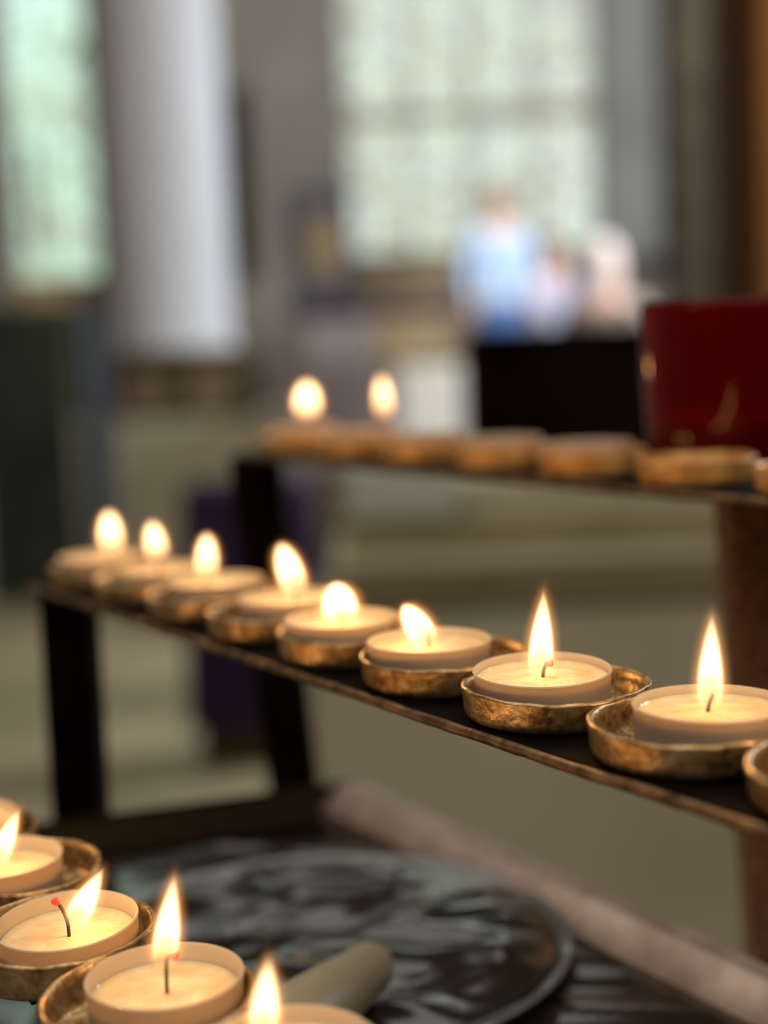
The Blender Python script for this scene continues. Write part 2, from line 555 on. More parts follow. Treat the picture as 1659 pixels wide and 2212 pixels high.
# banner on the pier
bn = at_y(700, 530, 11.4)
bt = empty('wall_banner', (bn.x, 11.45, bn.z), 'violet-grey banner with an ochre oval figure, hanging left of the big window', 'banner')
s = 11.4 / FPX
bm = bmesh.new()
N, K = 14, 14
g = [[bm.verts.new((-62 * s + 124 * s * i / N, .015 * math.sin(i * 1.3), 115 * s - 230 * s * j / K)) for i in range(N + 1)] for j in range(K + 1)]
for j in range(K):
    for i in range(N):
        bm.faces.new((g[j][i], g[j][i + 1], g[j + 1][i + 1], g[j + 1][i]))
bmesh.ops.solidify(bm, geom=bm.faces[:], thickness=0.01)
obj('cloth', bm, M['banner_violet'], bt)
bm = lathe([(0, .03), (.6, .028), (.95, .02), (1, 0)], 40)
bmesh.ops.rotate(bm, verts=bm.verts, matrix=Matrix.Rotation(PI / 2, 3, 'X'))
bmesh.ops.scale(bm, verts=bm.verts, vec=(42 * s, .8, 78 * s))
bmesh.ops.translate(bm, verts=bm.verts, vec=(0, -.02, -5 * s))
obj('oval_figure', bm, M['ochre'], bt)
obj('rod', tube([(-68 * s, 0, 117 * s), (68 * s, 0, 117 * s)], .012), M['brown_wood'], bt)

# altar in front of the far wall
ax0, ax1 = at_y(640, 700, 10).x, at_y(985, 700, 10).x
az0, az1 = at_y(800, 795, 10).z, at_y(800, 655, 10).z
at = empty('altar', ((ax0 + ax1) / 2, 10.3, 0), 'brown panelled altar with a dark top, below the big window', 'altar')
aw = (ax1 - ax0) / 2
obj('body', box(-aw, aw, -.3, .4, 0, az1 - .06, bevel=.01), M['carved'], at)
obj('altar_top', box(-aw - .05, aw + .05, -.35, .45, az1 - .06, az1, bevel=.01), M['purple'], at)
sx = lambda p: (p - 812) * 10 / FPX
for a_, b_, mt in ((660, 725, 'mauve'), (735, 805, 'mauve'), (815, 960, 'ochre')):
    obj('panel', box(sx(a_), sx(b_), -.33, -.29, az0 + .02, az1 - .1, bevel=.006), M[mt], at)
# retable shelf above the altar
rz0, rz1 = at_y(870, 640, 13.5).z, at_y(870, 548, 13.5).z
tag(obj('retable', box(at_y(770, 600, 13.5).x, at_y(985, 600, 13.5).x, 13.4, 13.9, 0, rz1, bevel=.02), M['carved'], None), 'dark brown wooden retable under the sill of the big window', 'retable')
# white draped table, front of the altar
tx0, tx1 = at_y(590, 850, 8.4).x, at_y(1005, 850, 8.4).x
tz1 = at_y(900, 795, 8.4).z
wt = empty('draped_table', ((tx0 + tx1) / 2, 8.75, 0), 'low table with a white linen cloth, between column and dark bench', 'table')
hw = (tx1 - tx0) / 2
obj('tabletop', box(-hw + .02, hw - .02, -.3, .3, tz1 - .05, tz1 - .012), M['carved'], wt)
for sx_ in (-1, 1):
    for sy_ in (-1, 1):
        obj('leg', box(sx_ * (hw - .06) - .025, sx_ * (hw - .06) + .025, sy_ * .25 - .025, sy_ * .25 + .025, 0, tz1 - .05), M['carved'], wt)
def drape_shell(bm, x0, x1, y0, y1, z0, z1):
    box(x0, x1, y0, y1, z0, z1, bm)
    bmesh.ops.delete(bm, geom=[f for f in bm.faces if all(abs(v.co.z - z0) < 1e-6 for v in f.verts)], context='FACES_ONLY')
    bmesh.ops.recalc_face_normals(bm, faces=bm.faces)
    bmesh.ops.solidify(bm, geom=bm.faces[:], thickness=.006)


bm = bmesh.new()
drape_shell(bm, -hw + .72, hw, -.34, .34, .35, tz1)
tag(obj('table_cloth', bm, M['white_cloth']), 'white linen cloth hanging over the right end of the low table', 'cloth').location = wt.location
bm = bmesh.new()
drape_shell(bm, -hw, -hw + .71, -.33, .33, .3, tz1)
tag(obj('table_cloth', bm, M['mauve']), 'greyish mauve cloth hanging over the left end of the low table', 'cloth').location = wt.location

# dark bench block
dx0, dx1 = at_y(1015, 800, 6.5).x, at_y(1470, 800, 6.5).x
dz1 = at_y(1200, 702, 6.5).z
bb = empty('high_backed_bench', ((dx0 + dx1) / 2, 6.7, 0), 'near-black high-backed wooden bench below the window, left of the red glass', 'bench')
bw = (dx1 - dx0) / 2
obj('back_panel', box(-bw + .04, bw - .04, -.05, -.01, .08, dz1 - .04, bevel=.005), M['black_wood'], bb)
obj('top_rail', box(-bw, bw, -.07, .02, dz1 - .05, dz1, bevel=.01), M['black_wood'], bb)
obj('seat', box(-bw + .04, bw - .04, -.01, .42, .42, .46, bevel=.005), M['black_wood'], bb)
for s_ in (-1, 1):
    obj('side_panel', box(s_ * (bw - .02) - .025, s_ * (bw - .02) + .025, -.06, .44, 0, dz1 - .04, bevel=.01), M['black_wood'], bb)


# visitors behind the bench (standing on the chancel step)
def skin_body(name, joints, edges, mat, parent, sub=2):
    bm = bmesh.new()
    vs = [bm.verts.new(j[:3]) for j in joints]
    for a_, b_ in edges:
        bm.edges.new((vs[a_], vs[b_]))
    me = bpy.data.meshes.new(name)
    bm.to_mesh(me)
    bm.free()
    me.materials.append(mat)
    o = bpy.data.objects.new(name, me)
    C.objects.link(o)
    mo = o.modifiers.new('skin', 'SKIN')
    mo.use_smooth_shade = True
    for i, j in enumerate(joints):
        sv = me.skin_vertices[0].data[i]
        sv.radius = j[3] if isinstance(j[3], tuple) else (j[3], j[3])
        sv.use_root = (i == 0)
    o.modifiers.new('smooth', 'SUBSURF').levels = sub
    o.modifiers['smooth'].render_levels = sub
    o.parent = parent
    return o


def hand(root, dirv, parent_joints, parent_edges, at_index):
    """five separate fingers from the wrist vertex"""
    side = Vector((0, 1, 0))
    palm = len(parent_joints)
    p = Vector(root) + Vector(dirv) * .045
    parent_joints.append((*p, (.022, .036)))
    parent_edges.append((at_index, palm))
    for k, (off, ln) in enumerate(((-.030, .060), (-.011, .075), (.009, .072), (.028, .055))):
        a = len(parent_joints)
        q = p + side * off + Vector(dirv) * .045
        parent_joints.append((*q, .009))
        parent_edges.append((palm, a))
        q2 = q + Vector(dirv) * ln * .7 + Vector((0, -.012, .004))
        parent_joints.append((*q2, .007))
        parent_edges.append((a, a + 1))
    a = len(parent_joints)
    q = p + side * -.045 + Vector(dirv) * .01
    parent_joints.append((*q, .010))
    parent_edges.append((palm, a))
    parent_joints.append((*(q + side * -.012 + Vector(dirv) * .035), .008))
    parent_edges.append((a, a + 1))


def person(loc, rz, label, cloth, legs, hair, scale=1.0, long_hair=False):
    root = empty('person', loc, label, 'person', rz=rz)
    root.scale = (scale,) * 3
    J = [(0, 0, .96, (.15, .11)), (0, 0, 1.12, (.14, .10)), (0, 0, 1.32, (.17, .115)), (0, 0, 1.44, (.12, .08)), (0, 0, 1.51, .055), (0, -.01, 1.58, .06),
         (0, -.015, 1.66, (.078, .095)), (0, -.01, 1.72, (.065, .08))]
    E_ = [(0, 1), (1, 2), (2, 3), (3, 4), (4, 5), (5, 6), (6, 7)]
    for s_ in (-1, 1):
        a = len(J)
        J += [(s_ * .19, 0, 1.42, .062), (s_ * .25, .01, 1.15, .045), (s_ * .24, -.05, .91, .03)]
        E_ += [(3, a), (a, a + 1), (a + 1, a + 2)]
        hand((s_ * .24, -.05, .91), (0, -.12, -.99), J, E_, a + 2)
        a = len(J)
        J += [(s_ * .09, 0, .86, .09), (s_ * .10, -.01, .5, .062), (s_ * .10, .01, .10, .042), (s_ * .11, -.10, .035, .035)]
        E_ += [(0, a), (a, a + 1), (a + 1, a + 2), (a + 2, a + 3)]
    skin_body('body', J, E_, M['skin'], root)
    # shirt over torso and arms
    J = [(0, 0, .90, (.172, .135)), (0, 0, 1.0, (.168, .13)), (0, 0, 1.12, (.155, .115)), (0, 0, 1.32, (.185, .13)), (0, 0, 1.44, (.16, .115)), (0, 0, 1.50, .075)]
    E_ = [(0, 1), (1, 2), (2, 3), (3, 4), (4, 5)]
    for s_ in (-1, 1):
        a = len(J)
        J += [(s_ * .195, 0, 1.42, .075), (s_ * .252, .01, 1.15, .057), (s_ * .243, -.045, .94, .042)]
        E_ += [(4, a), (a, a + 1), (a + 1, a + 2)]
    skin_body('shirt', J, E_, M[cloth], root)
    J = [(0, 0, 1.03, (.150, .112)), (0, 0, .9, (.16, .12))]
    E_ = [(0, 1)]
    for s_ in (-1, 1):
        a = len(J)
        J += [(s_ * .09, 0, .82, .10), (s_ * .10, -.01, .5, .075), (s_ * .10, .01, .1, .058)]
        E_ += [(1, a), (a, a + 1), (a + 1, a + 2)]
    skin_body('trousers', J, E_, M[legs], root)
    bm = lathe([(0, .125), (.05, .115), (.088, .07), (.10, .01), (.092, -.06 if not long_hair else -.14), (.07, -.08 if not long_hair else -.2)], 28)
    bmesh.ops.solidify(bm, geom=bm.faces[:], thickness=.008)
    h = obj('hair', bm, M[hair], root)
    h.location = (0, .022, 1.70)
    h.rotation_euler.x = -.25
    # face
    bm = bmesh.new()
    bmesh.ops.create_uvsphere(bm, u_segments=12, v_segments=8, radius=.016)
    bmesh.ops.scale(bm, verts=bm.verts, vec=(.7, 1, 1.2))
    o = obj('nose', bm, M['skin'], root)
    o.location = (0, -.108, 1.655)
    for s_ in (-1, 1):
        bm = bmesh.new()
        bmesh.ops.create_uvsphere(bm, u_segments=10, v_segments=8, radius=.011)
        obj('eye', bm, M['black_wood'], root).location = (s_ * .032, -.093, 1.685)
        bm = bmesh.new()
        bmesh.ops.create_uvsphere(bm, u_segments=10, v_segments=8, radius=.028)
        bmesh.ops.scale(bm, verts=bm.verts, vec=(.35, .7, 1.1))
        obj('ear', bm, M['skin'], root).location = (s_ * .083, .0, 1.665)
    obj('mouth', box(-.022, .022, -.103, -.09, 1.612, 1.620, bevel=.002), M['ember_lip'], root)
    return root


p_1x = at_y(1080, 600, 11).x
M['ember_lip'] = simple('lip_pink', (0.5, 0.2, 0.17), (0.55, 0.24, 0.2), 8, .5)
struct('trim_6', box(p_1x - .4, p_1x + .42, 10.6, 11.8, 0, .66, bevel=.01), M['stone'])
struct('trim_7', box(p_1x + .42, 4.4, 10.4, 11.8, 0, .30, bevel=.01), M['stone'])
p1 = at_y(1080, 600, 11)
person((p1.x, 11, .66), .3, 'person in a pale blue shirt standing behind the dark bench, arms down', 'shirt', 'trousers', 'fair_hair')
p2 = at_y(1306, 600, 9.0)
p3 = at_y(1192, 600, 11.3)
person((p3.x, 11.3, .30), .1, 'person with reddish fair hair in a lilac top, between the other two visitors', 'lilac', 'trousers', 'fair_hair')
person((p2.x, 9.0, .0), PI - .5, 'white-haired person in a grey-brown coat behind the dark bench', 'coat', 'coat', 'pale_hair', 1.05, True)

# dark green drape and blue-grey hanging at the left
gx = at_y(0, 800, 7.5).x
def drape(name, x0, x1, y, z0, z1, mat, label, folds=5, amp=.04, rough=0):
    bm = bmesh.new()
    N = 48
    cols = []
    for i in range(N + 1):
        t = i / N
        off = amp * math.sin(t * folds * 2 * PI)
        cols.append([bm.verts.new((x0 + (x1 - x0) * t, off, z0 + (z1 - z0) * k / 6)) for k in range(7)])
    for i in range(N):
        for k in range(6):
            bm.faces.new((cols[i][k], cols[i + 1][k], cols[i + 1][k + 1], cols[i][k + 1]))
    bmesh.ops.solidify(bm, geom=bm.faces[:], thickness=.012)
    o = obj(name, bm, mat)
    o.location = (0, y, 0)
    return tag(o, label, 'curtain')


drape('hanging_drape', at_y(-60, 800, 8).x, at_y(150, 800, 8).x, 8, 0, at_y(80, 660, 8).z, M['green_dark'],
      'dark green drape hanging at the left edge, below the green window')
drape('hanging_drape', at_y(165, 800, 8.3).x, at_y(238, 800, 8.3).x, 8.3, 0, at_y(200, 660, 8.3).z, M['blue_grey'],
      'narrow blue-grey drape hanging left of the carved brown chest', 2, .03)

# purple-draped prayer desk on the floor
q0, q1 = at_y(405, 1400, 4.6), at_y(688, 1400, 4.6)
qt = at_y(560, 1050, 4.6).z
pd = empty('prayer_desk', ((q0.x + q1.x) / 2, 4.75, 0), 'small prayer desk covered in dark purple cloth, seen under the candle shelves', 'desk')
qw = (q1.x - q0.x) / 2
obj('desk_body', box(-qw + .02, qw - .02, -.12, .12, 0, qt - .05), M['brown_wood'], pd)
bm = bmesh.new()
N = 60
ring_pts = []
for i in range(N):
    a = i / N * 2 * PI
    cx, cy = math.cos(a), math.sin(a)
    k = 1 / max(abs(cx) / qw, abs(cy) / .15)
    ring_pts.append((cx * k, cy * k))
rows = []
for z, s_ in ((.14, 1.06), (.4, 1.03), (qt - .06, 1.0), (qt - .01, .99), (qt, .95)):
    rows.append([bm.verts.new((x * s_ * (1 + .012 * math.sin(i * 1.26)), y * s_ * (1 + .03 * math.sin(i * 1.26)), z)) for i, (x, y) in enumerate(ring_pts)])
for A, B in zip(rows[:-1], rows[1:]):
    for i in range(N):
        bm.faces.new((A[i], A[(i + 1) % N], B[(i + 1) % N], B[i]))
bm.faces.new(rows[-1])
obj('cloth_cover', bm, M['purple'], pd)

# stone plinth with moulded steps, right behind the candle stand
PY = 2.0
def plinth_band(bm, y_top, y_bot, out):
    zt, zb = at_y(1150, y_top, PY - out).z, at_y(1150, y_bot, PY - out).z
    box(PX0 - out * .6, PX1, PY - out, PY + .3, zb, zt, bm, bevel=.006)


PX0, PX1 = at_y(752, 1300, PY).x, at_y(2200, 1300, PY).x
pl = empty('stone_plinth', (0, 0, 0), 'big pale olive stone plinth with moulded ledges, behind the candle stand', 'plinth')
bm = bmesh.new()
box(PX0 - .06, PX1, PY - .01, PY + .3, 0, at_y(1150, 1318, PY - .01).z, bm)
obj('plinth_face', bm, M['stone'], pl)
bm = bmesh.new()
plinth_band(bm, 1122, 1188, .0)
obj('moulding', bm, M['stone_band'], pl)
bm = bmesh.new()
plinth_band(bm, 1196, 1225, .035)
obj('ledge', bm, M['stone'], pl)
bm = bmesh.new()
plinth_band(bm, 1226, 1300, .02)
obj('moulding', bm, M['stone_band'], pl)
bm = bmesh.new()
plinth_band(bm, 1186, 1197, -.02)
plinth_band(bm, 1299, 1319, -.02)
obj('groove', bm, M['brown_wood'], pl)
bm = bmesh.new()
plinth_band(bm, 1030, 1121, -.06)
obj('top_slab', bm, M['stone'], pl)
b0, b1 = at_y(752, 1060, PY), at_y(985, 1118, PY)
tag(obj('stone_block', box(b0.x, b1.x, PY, PY + .055, b1.z, at_y(860, 1000, PY).z, bevel=.006), M['slab_stone']),
    'pale grey stone block resting on the ledge of the plinth', 'block')
b0, b1 = at_y(690, 1060, 2.3), at_y(748, 1300, 2.3)
tag(obj('timber_upright', box(b0.x, b1.x, 2.3, 2.36, 0, at_y(720, 1020, 2.3).z, bevel=.005), M['carved']),
    'narrow brown timber upright at the left end of the stone plinth', 'post')

# ------------------------------------------------------------ candle stand
stand = empty('candle_stand', (0, 0, 0), 'tiered metal votive candle stand with dark posts, bronze bars and round brass cups', 'candle stand')
D = Vector((0.546, -0.8377, 0))
D.normalize()
NV = Vector((0.8377, 0.546, 0))      # away from the camera, across the bar


def bar(pts_start, t0, t1, o0, o1, ztop, th, mat, name='shelf_bar'):
    p = [pts_start + D * t + NV * o for t, o in ((t0, o0), (t1, o0), (t1, o1), (t0, o1))]
    bm = prism([(v.x, v.y) for v in p], ztop - th, ztop, bevel=.0009, seg=2)
    bmesh.ops.subdivide_edges(bm, edges=[e for e in bm.edges if e.calc_length() > .1], cuts=70)
    for v in bm.verts:
        v.co += Vector(noise.noise_vector(v.co * 90)) * .0006
    o = obj(name, bm, mat, stand)
    A, B = pts_start + D * t0 + NV * (o0 - .0008), pts_start + D * t1 + NV * (o0 - .0008)
    n = 160
    path = [A.lerp(B, i / n) + Vector((0, 0, ztop - .0014)) + Vector(noise.noise_vector(A.lerp(B, i / n) * 60)) * .0003 for i in range(n + 1)]
    rr = [.0015 + .0002 * noise.noise(p * 120) for p in path]
    obj('edge_strip', tube(path, rr, 10), M['bar'], stand)
    return o


def brass_cup(loc, R, H, seed, tilt=(0, 0), mat='brass'):
    rnd = random.Random(seed)
    ph = [rnd.uniform(0, 6.28) for _ in range(5)]
    def wob(a, z):
        return .006 * math.sin(2 * a + ph[0]) + .002 * math.sin(5 * a + ph[1]) + .0010 * math.sin(17 * a + ph[2]) + .0006 * math.sin(31 * a + ph[3])
    pts = [(0, 0), (R * .90, 0), (R * .955, .0012), (R * .975, H * .3), (R * .985, H * .75), (R * 1.0, H * .93), (R, H), (R - .0008, H + .0004), (R - .0016, H - .0002),
           (R - .0018, H * .7), (R - .0024, .0028), (R - .004, .0014), (0, .0014)]
    bm = lathe(pts, 96, wob=wob)
    for v in bm.verts:
        if v.co.z > H * .6:
            a = math.atan2(v.co.y, v.co.x)
            v.co.z += .0003 * math.sin(3 * a + ph[4]) + .00012 * math.sin(13 * a + ph[1])
    o = obj('candle_cup', bm, M[mat], stand, ang=1.2)
    o.location = loc
    o.rotation_euler = (tilt[0], tilt[1], rnd.uniform(0, 6))
    return o


# --- tealight prototype parts
TR, TH = .0185, .0116
def cup_mesh():
    pts = [(0, 0), (TR * .93, 0), (TR * .97, .0006), (TR * .985, .002), (TR, TH - .0006), (TR + .0003, TH - .0002), (TR + .0001, TH + .0002), (TR - .0004, TH), (TR - .0005, TH - .001),
           (TR - .0009, .002), (TR - .0025, .0006), (0, .0006)]
    return lathe(pts, 96)


def wax_mesh(level):
    bm = lathe([(0, .0008), (TR - .0030, .0008), (TR - .0012, .0022), (TR - .0009, level + .0007), (TR - .0016, level + .0001), (TR - .004, level - .0003), (TR * .66, level), (TR * .45, level + .0002), (TR * .25, level - .0001), (TR * .12, level + .0003), (0, level + .0004)], 72)
    return bm


protos = {}
def shared(key, maker, mat, ang=0.7):
    if key not in protos:
        o = obj(key[0] if isinstance(key, tuple) else key, maker(), mat, ang=ang)
        C.objects.unlink(o)
        protos[key] = o
    return protos[key]


def put(proto, name, parent, loc=(0, 0, 0)):
    o = proto.copy()
    o.name = name
    C.objects.link(o)
    o.parent = parent
    o.location = loc
    return o


def flame_mesh(rexp=.78, k0=.82, bexp=.22):
    pts = []
    for i in range(25):
        z = -.06 + 1.30 * i / 24
        zc = min(max(z, 0), 1)
        R = k0 * (zc + .02) ** bexp * (1 - zc) ** rexp
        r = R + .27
        if i in (0, 24): r = 0
        elif i in (1, 23): r *= .6
        pts.append((r, z))
    return lathe(pts, 24)


def tealight(rim_px, cup_c, cup_R, floor_z, label, group, lit=None, wick=None, ember=None, level=.0090, tilt=(0, 0), height=None):
    """rim_px: photo position of the rim centre; the tealight stands in the cup centred at cup_c"""
    rim_z = floor_z + .0014 + TH + (height or 0)
    lim = cup_R - .0021 - TR - .0004
    dx = at_y(rim_px[0], rim_px[1], cup_c.y).x - cup_c.x
    dx = max(-lim, min(lim, dx))
    dy = at_z(rim_px[0], rim_px[1], rim_z).y - cup_c.y
    my = math.sqrt(max(lim * lim - dx * dx, 0)) * .8
    d = Vector((dx, max(-my, min(my, dy)), 0))
    loc = Vector((cup_c.x + d.x, cup_c.y + d.y, floor_z + .0015 + (height or 0)))
    root = empty('tealight', loc, label, 'candle', group)
    root.rotation_euler = (tilt[0], tilt[1], 0)
    put(shared('cup', cup_mesh, M['cup']) if lit else shared('flamelit_used_cup', cup_mesh, M['flamelit_used_cup']), 'cup', root)
    put(shared(('wax', level, bool(lit)), lambda: wax_mesh(level), M['wax'] if lit else M['cold_wax']), 'wax', root)
    # wick through measured photo points, at the depth of the candle axis
    def pt(px, py):
        q = at_y(px, py, loc.y)
        return q - loc
    if wick:
        pts = [Vector((pt(*wick[0]).x, 0, level))]
        pts[0].z = level - .001
        base = pts[0].copy()
        pts = [base] + [Vector((pt(*w_).x, 0, max(pt(*w_).z, level + .0048 * (i + 1) / (len(wick) - 1)))) for i, w_ in enumerate(wick[1:])]
        # smooth
        sm = []
        for i in range(len(pts) - 1):
            for k in range(5):
                sm.append(pts[i].lerp(pts[i + 1], k / 5))
        sm.append(pts[-1])
        for _ in range(3):
            sm = [sm[0]] + [(sm[i - 1] + sm[i] * 2 + sm[i + 1]) / 4 for i in range(1, len(sm) - 1)] + [sm[-1]]
        wk = obj('wick', tube(sm, [.00048] * len(sm), 8), M['wick'], root)
        if ember:
            bm = bmesh.new()
            e = pt(*ember)
            e.z = max(e.z, sm[-1].z - .0006)
            bmesh.ops.create_icosphere(bm, subdivisions=2, radius=.00105)
            for v in bm.verts:
                v.co *= 1 + .35 * noise.noise(v.co * 1500)
            bmesh.ops.scale(bm, verts=bm.verts, vec=(1.3, 1, 1))
            bmesh.ops.translate(bm, verts=bm.verts, vec=(e.x, 0, e.z))
            obj('ember', bm, M['ember'], wk)
            hb = obj('hook', tube([sm[-1], Vector((e.x, 0, e.z))], .00045, 6), M['wick'], wk)
        bm = lathe([(0, .0004), (.0022, .0003), (.0024, 0), (0, 0)], 20)
        wb = obj('wick_base', bm, M['tin'], root)
        wb.location = (base.x, 0, level - .0003)
    if lit:
        (tx, ty), (bx, by), wpx = lit[:3]
        rnd_ = len(lit) > 3
        a, b = pt(bx, by), pt(tx, ty)
        a.y = b.y = 0
        a.z = max(a.z, level + .0005)
        v = b - a
        h = v.length
        wd = wpx / FPX * loc.y * 1.12
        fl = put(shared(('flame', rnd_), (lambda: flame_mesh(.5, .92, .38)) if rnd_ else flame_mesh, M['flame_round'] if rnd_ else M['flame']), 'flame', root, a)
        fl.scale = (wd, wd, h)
        fl.rotation_mode = 'QUATERNION'
        fl.rotation_quaternion = Vector((0, 0, 1)).rotation_difference(v.normalized())
        L = bpy.data.lights.new('flame_light', 'POINT')
        L.energy = FLAME_W
        L.color = FLAME_COL
        L.shadow_soft_size = .0028
        lo = bpy.data.objects.new('flame_light', L)
        C.objects.link(lo)
        lo.parent = root
        lo.location = a + v * .6
    return root


Zc = lambda z: CAM.z + z
# ---------------- middle row
MR, MH = .0258, .0088
MZ = Zc(-.094)
c6 = Vector((.0446, .3925, 0)) + D * .0005
mid_c = [c6 + D * .0517 * (k - 6) for k in range(11)]
MF = MZ - MH
bar(mid_c[0], -.030, .0517 * 10.5, -.0260, .022, MF, .0036, M['black_iron'])
for k, c in enumerate(mid_c):
    brass_cup((c.x, c.y, MF), MR, MH, 10 + k)
MG = 'burning tealights on the middle bar'
tealight((222, 1205), mid_c[0], MR, MF, 'burning tealight at the far left end of the middle bar, above the dark post', MG,
         ((234, 1104), (243, 1200), 46, 'round'), [(243, 1210), (243, 1190)])
tealight((350, 1228), mid_c[1], MR, MF, 'second tealight from left end of the middle bar, very blurred round flame', MG,
         ((327, 1127), (343, 1215), 43, 'round'), [(343, 1225), (342, 1205)])
tealight((465, 1252), mid_c[2], MR, MF, 'third tealight from left end of the middle bar, upright flame', MG,
         ((447, 1152), (446, 1255), 45, 'round'), [(447, 1262), (447, 1240)])
tealight((634, 1290), mid_c[3], MR, MF, 'tealight set right in its cup, tall flame leaning left with a dark core', MG,
         ((605, 1173), (645, 1290), 56, 'round'), [(640, 1305), (638, 1270)])
tealight((738, 1340), mid_c[4], MR, MF, 'tealight with a short round flame around a red-glowing wick', MG,
         ((724, 1258), (742, 1362), 76, 'round'), [(739, 1365), (737, 1340), (736, 1330)], (733, 1326))
tealight((927, 1394), mid_c[5], MR, MF, 'tealight with a short flame blown to the left, sixth on the middle bar', MG,
         ((870, 1305), (932, 1408), 62, 'round'), [(927, 1415), (926, 1395), (923, 1384)])
tealight((1169, 1450), mid_c[6], MR, MF, 'tealight with a tall upright flame and red wick tip, left of the rusty post', MG,
         ((1174, 1264), (1166, 1462), 60), [(1171, 1466), (1174, 1445), (1182, 1430)], (1187, 1437), tilt=(.035, 0), level=.0090)
tealight((1530, 1528), mid_c[7], MR, MF, 'tealight with a tall thin flame in front of the rusty post', MG,
         ((1538, 1316), (1533, 1530), 62), [(1527, 1568), (1532, 1540), (1541, 1512)], level=.0090)

for k, txt in ((8, 'added unseen tealight just past the right picture edge on the middle bar'), (9, 'second added unseen tealight past the right picture edge on the middle bar'),
               (10, 'last added unseen tealight of the middle bar, past the right picture edge')):  # unseen burning tealights added to light the upper cups
    v = Vector((mid_c[k].x + .003, mid_c[k].y, MF + .0130)) - CAM
    px, py = 829.5 + FPX * v.dot(RX) / v.dot(F0), 1106 - FPX * v.dot(UX) / v.dot(F0)
    tealight((px, py), mid_c[k], MR, MF, txt, MG, ((px + 4, py - .021 * FPX / v.y), (px, py), 66), [(px, py + 20), (px, py - 30)])

# ---------------- upper row
UR, UH = .0225, .0096
UZ = Zc(-.0487)
u5 = Vector((.1200, .5614, 0))
up_c = [u5 + D * .0597 * (k - 5) for k in range(7)]
UF = UZ - .0098
bar(up_c[0], -.032, .0597 * 7.2, -.0240, .095, UF, .0036, M['black_iron'])
for k, c in enumerate(up_c):
    brass_cup((c.x, c.y, UF), UR, UH, 40 + k, mat='flamelit_brass')
UG = 'burning tealights on the upper bar'
cc = lambda c: at_z  # noqa
tealight((662, 912), up_c[0], UR, UF, 'burning tealight at the left end of the upper bar', UG, ((663, 826), (664, 905), 46, 'round'), [(664, 915), (664, 900)])
tealight((815, 918), up_c[1], UR, UF, 'burning tealight second on the upper bar, narrow flame', UG, ((824, 812), (832, 908), 32, 'round'), [(831, 918), (831, 902)])
UN = 'burnt-out tealights on the upper bar'
tealight((905, 942), up_c[2], UR, UF, 'burnt-out tealight just right of the two burning ones on the upper bar', UN)
tealight((1075, 950), up_c[3], UR, UF, 'burnt-out tealight with grey wax, middle of the upper bar', UN)
tealight((1255, 955), up_c[4], UR, UF, 'burnt-out tealight with grey wax, left neighbour of the red glass', UN)

# ---------------- lower row
LR, LH = .0255, .0100
LZ = Zc(-.150)
LF = LZ - LH
low_px = [(-92, 1792), (30, 1872), (127, 2002), (320, 2146), (600, 2300)]
low_c = []
for q in low_px:
    p = at_z(q[0], q[1], LZ)
    low_c.append(Vector((p.x, p.y, 0)))
print('low spacing', [round((a - b).length * 1000, 1) for a, b in zip(low_c, low_c[1:])], [(round(c.x, 3), round(c.y, 3)) for c in low_c])
for k, c in enumerate(low_c):
    brass_cup((c.x, c.y, LF), LR, LH, 70 + k)
bm = bmesh.new()
for a_, b_ in zip(low_c[:-1], low_c[1:]):
    dd = (b_ - a_).normalized()
    nn = Vector((-dd.y, dd.x, 0)) * .011
    A, B = a_ - dd * .012, b_ + dd * .012
    prism([(A - nn)[:2], (B - nn)[:2], (B + nn)[:2], (A + nn)[:2]], LF - .0042, LF - .0002, bm)
obj('shelf_bar', bm, M['black_iron'], stand)
LG = 'burning tealights on the lower bar'
tealight((-98, 1762), low_c[0], LR, LF, 'tealight cut by the left picture edge, topmost of the lower bar', LG, ((-95, 1640), (-98, 1755), 60), [(-98, 1770), (-98, 1750)])
tealight((-12, 1856), low_c[1], LR, LF, 'tealight at the left picture edge with a flame leaning right', LG, ((45, 1742), (-12, 1865), 52), [(-20, 1880), (-18, 1860)], level=.0066)
tealight((152, 1988), low_c[2], LR, LF, 'tealight with wide liquid wax, flame blown right off its curved red-tipped wick', LG,
         ((234, 1870), (160, 1995), 62), [(152, 2026), (150, 1990), (140, 1962), (132, 1950)], (127, 1944), level=.0066, tilt=(.04, -.03))
tealight((352, 2097), low_c[3], LR, LF, 'nearest whole tealight, tall flame and red ember on its wick', LG,
         ((378, 1880), (352, 2085), 66), [(358, 2106), (359, 2080), (362, 2066)], (378, 2064), level=.0066, height=.0005)
tealight((622, 2258), low_c[4], LR, LF, 'nearest tealight, cut by the bottom picture edge', LG,
         ((582, 2056), (566, 2240), 72), [(575, 2270), (572, 2240)], level=.0075)


# ---------------- posts and frame
def post(px_l, px_r, y_top, y_bot, dist, dx_bot, mat, z_top, deep=.025, z_bot=None, rot=0, name='post'):
    a, b = at_y(px_l, y_top, dist), at_y(px_r, y_top, dist)
    c = Vector(((a.x + b.x) / 2, dist))
    hw_ = (b.x - a.x) / 2
    zb = at_y(px_l, y_bot, dist).z if z_bot is None else z_bot
    z_t = z_top
    poly = [(-hw_, 0), (hw_, 0), (hw_, deep), (-hw_, deep)]
    poly = [(c.x + x * math.cos(rot) - y * math.sin(rot), c.y + x * math.sin(rot) + y * math.cos(rot)) for x, y in poly]
    return obj(name, prism(poly, zb, z_t, bevel=.0012, lean=(dx_bot, 0)), mat, stand)


TZ = Zc(-.211)                      # level of the tray
post(80, 190, 1275, 1785, .655, -.0008, M['black_iron'], MF - .0042, z_bot=TZ - .03)
post(492, 602, 990, 1700, .835, .021, M['black_iron'], UF - .0042, deep=.03, z_bot=.98)
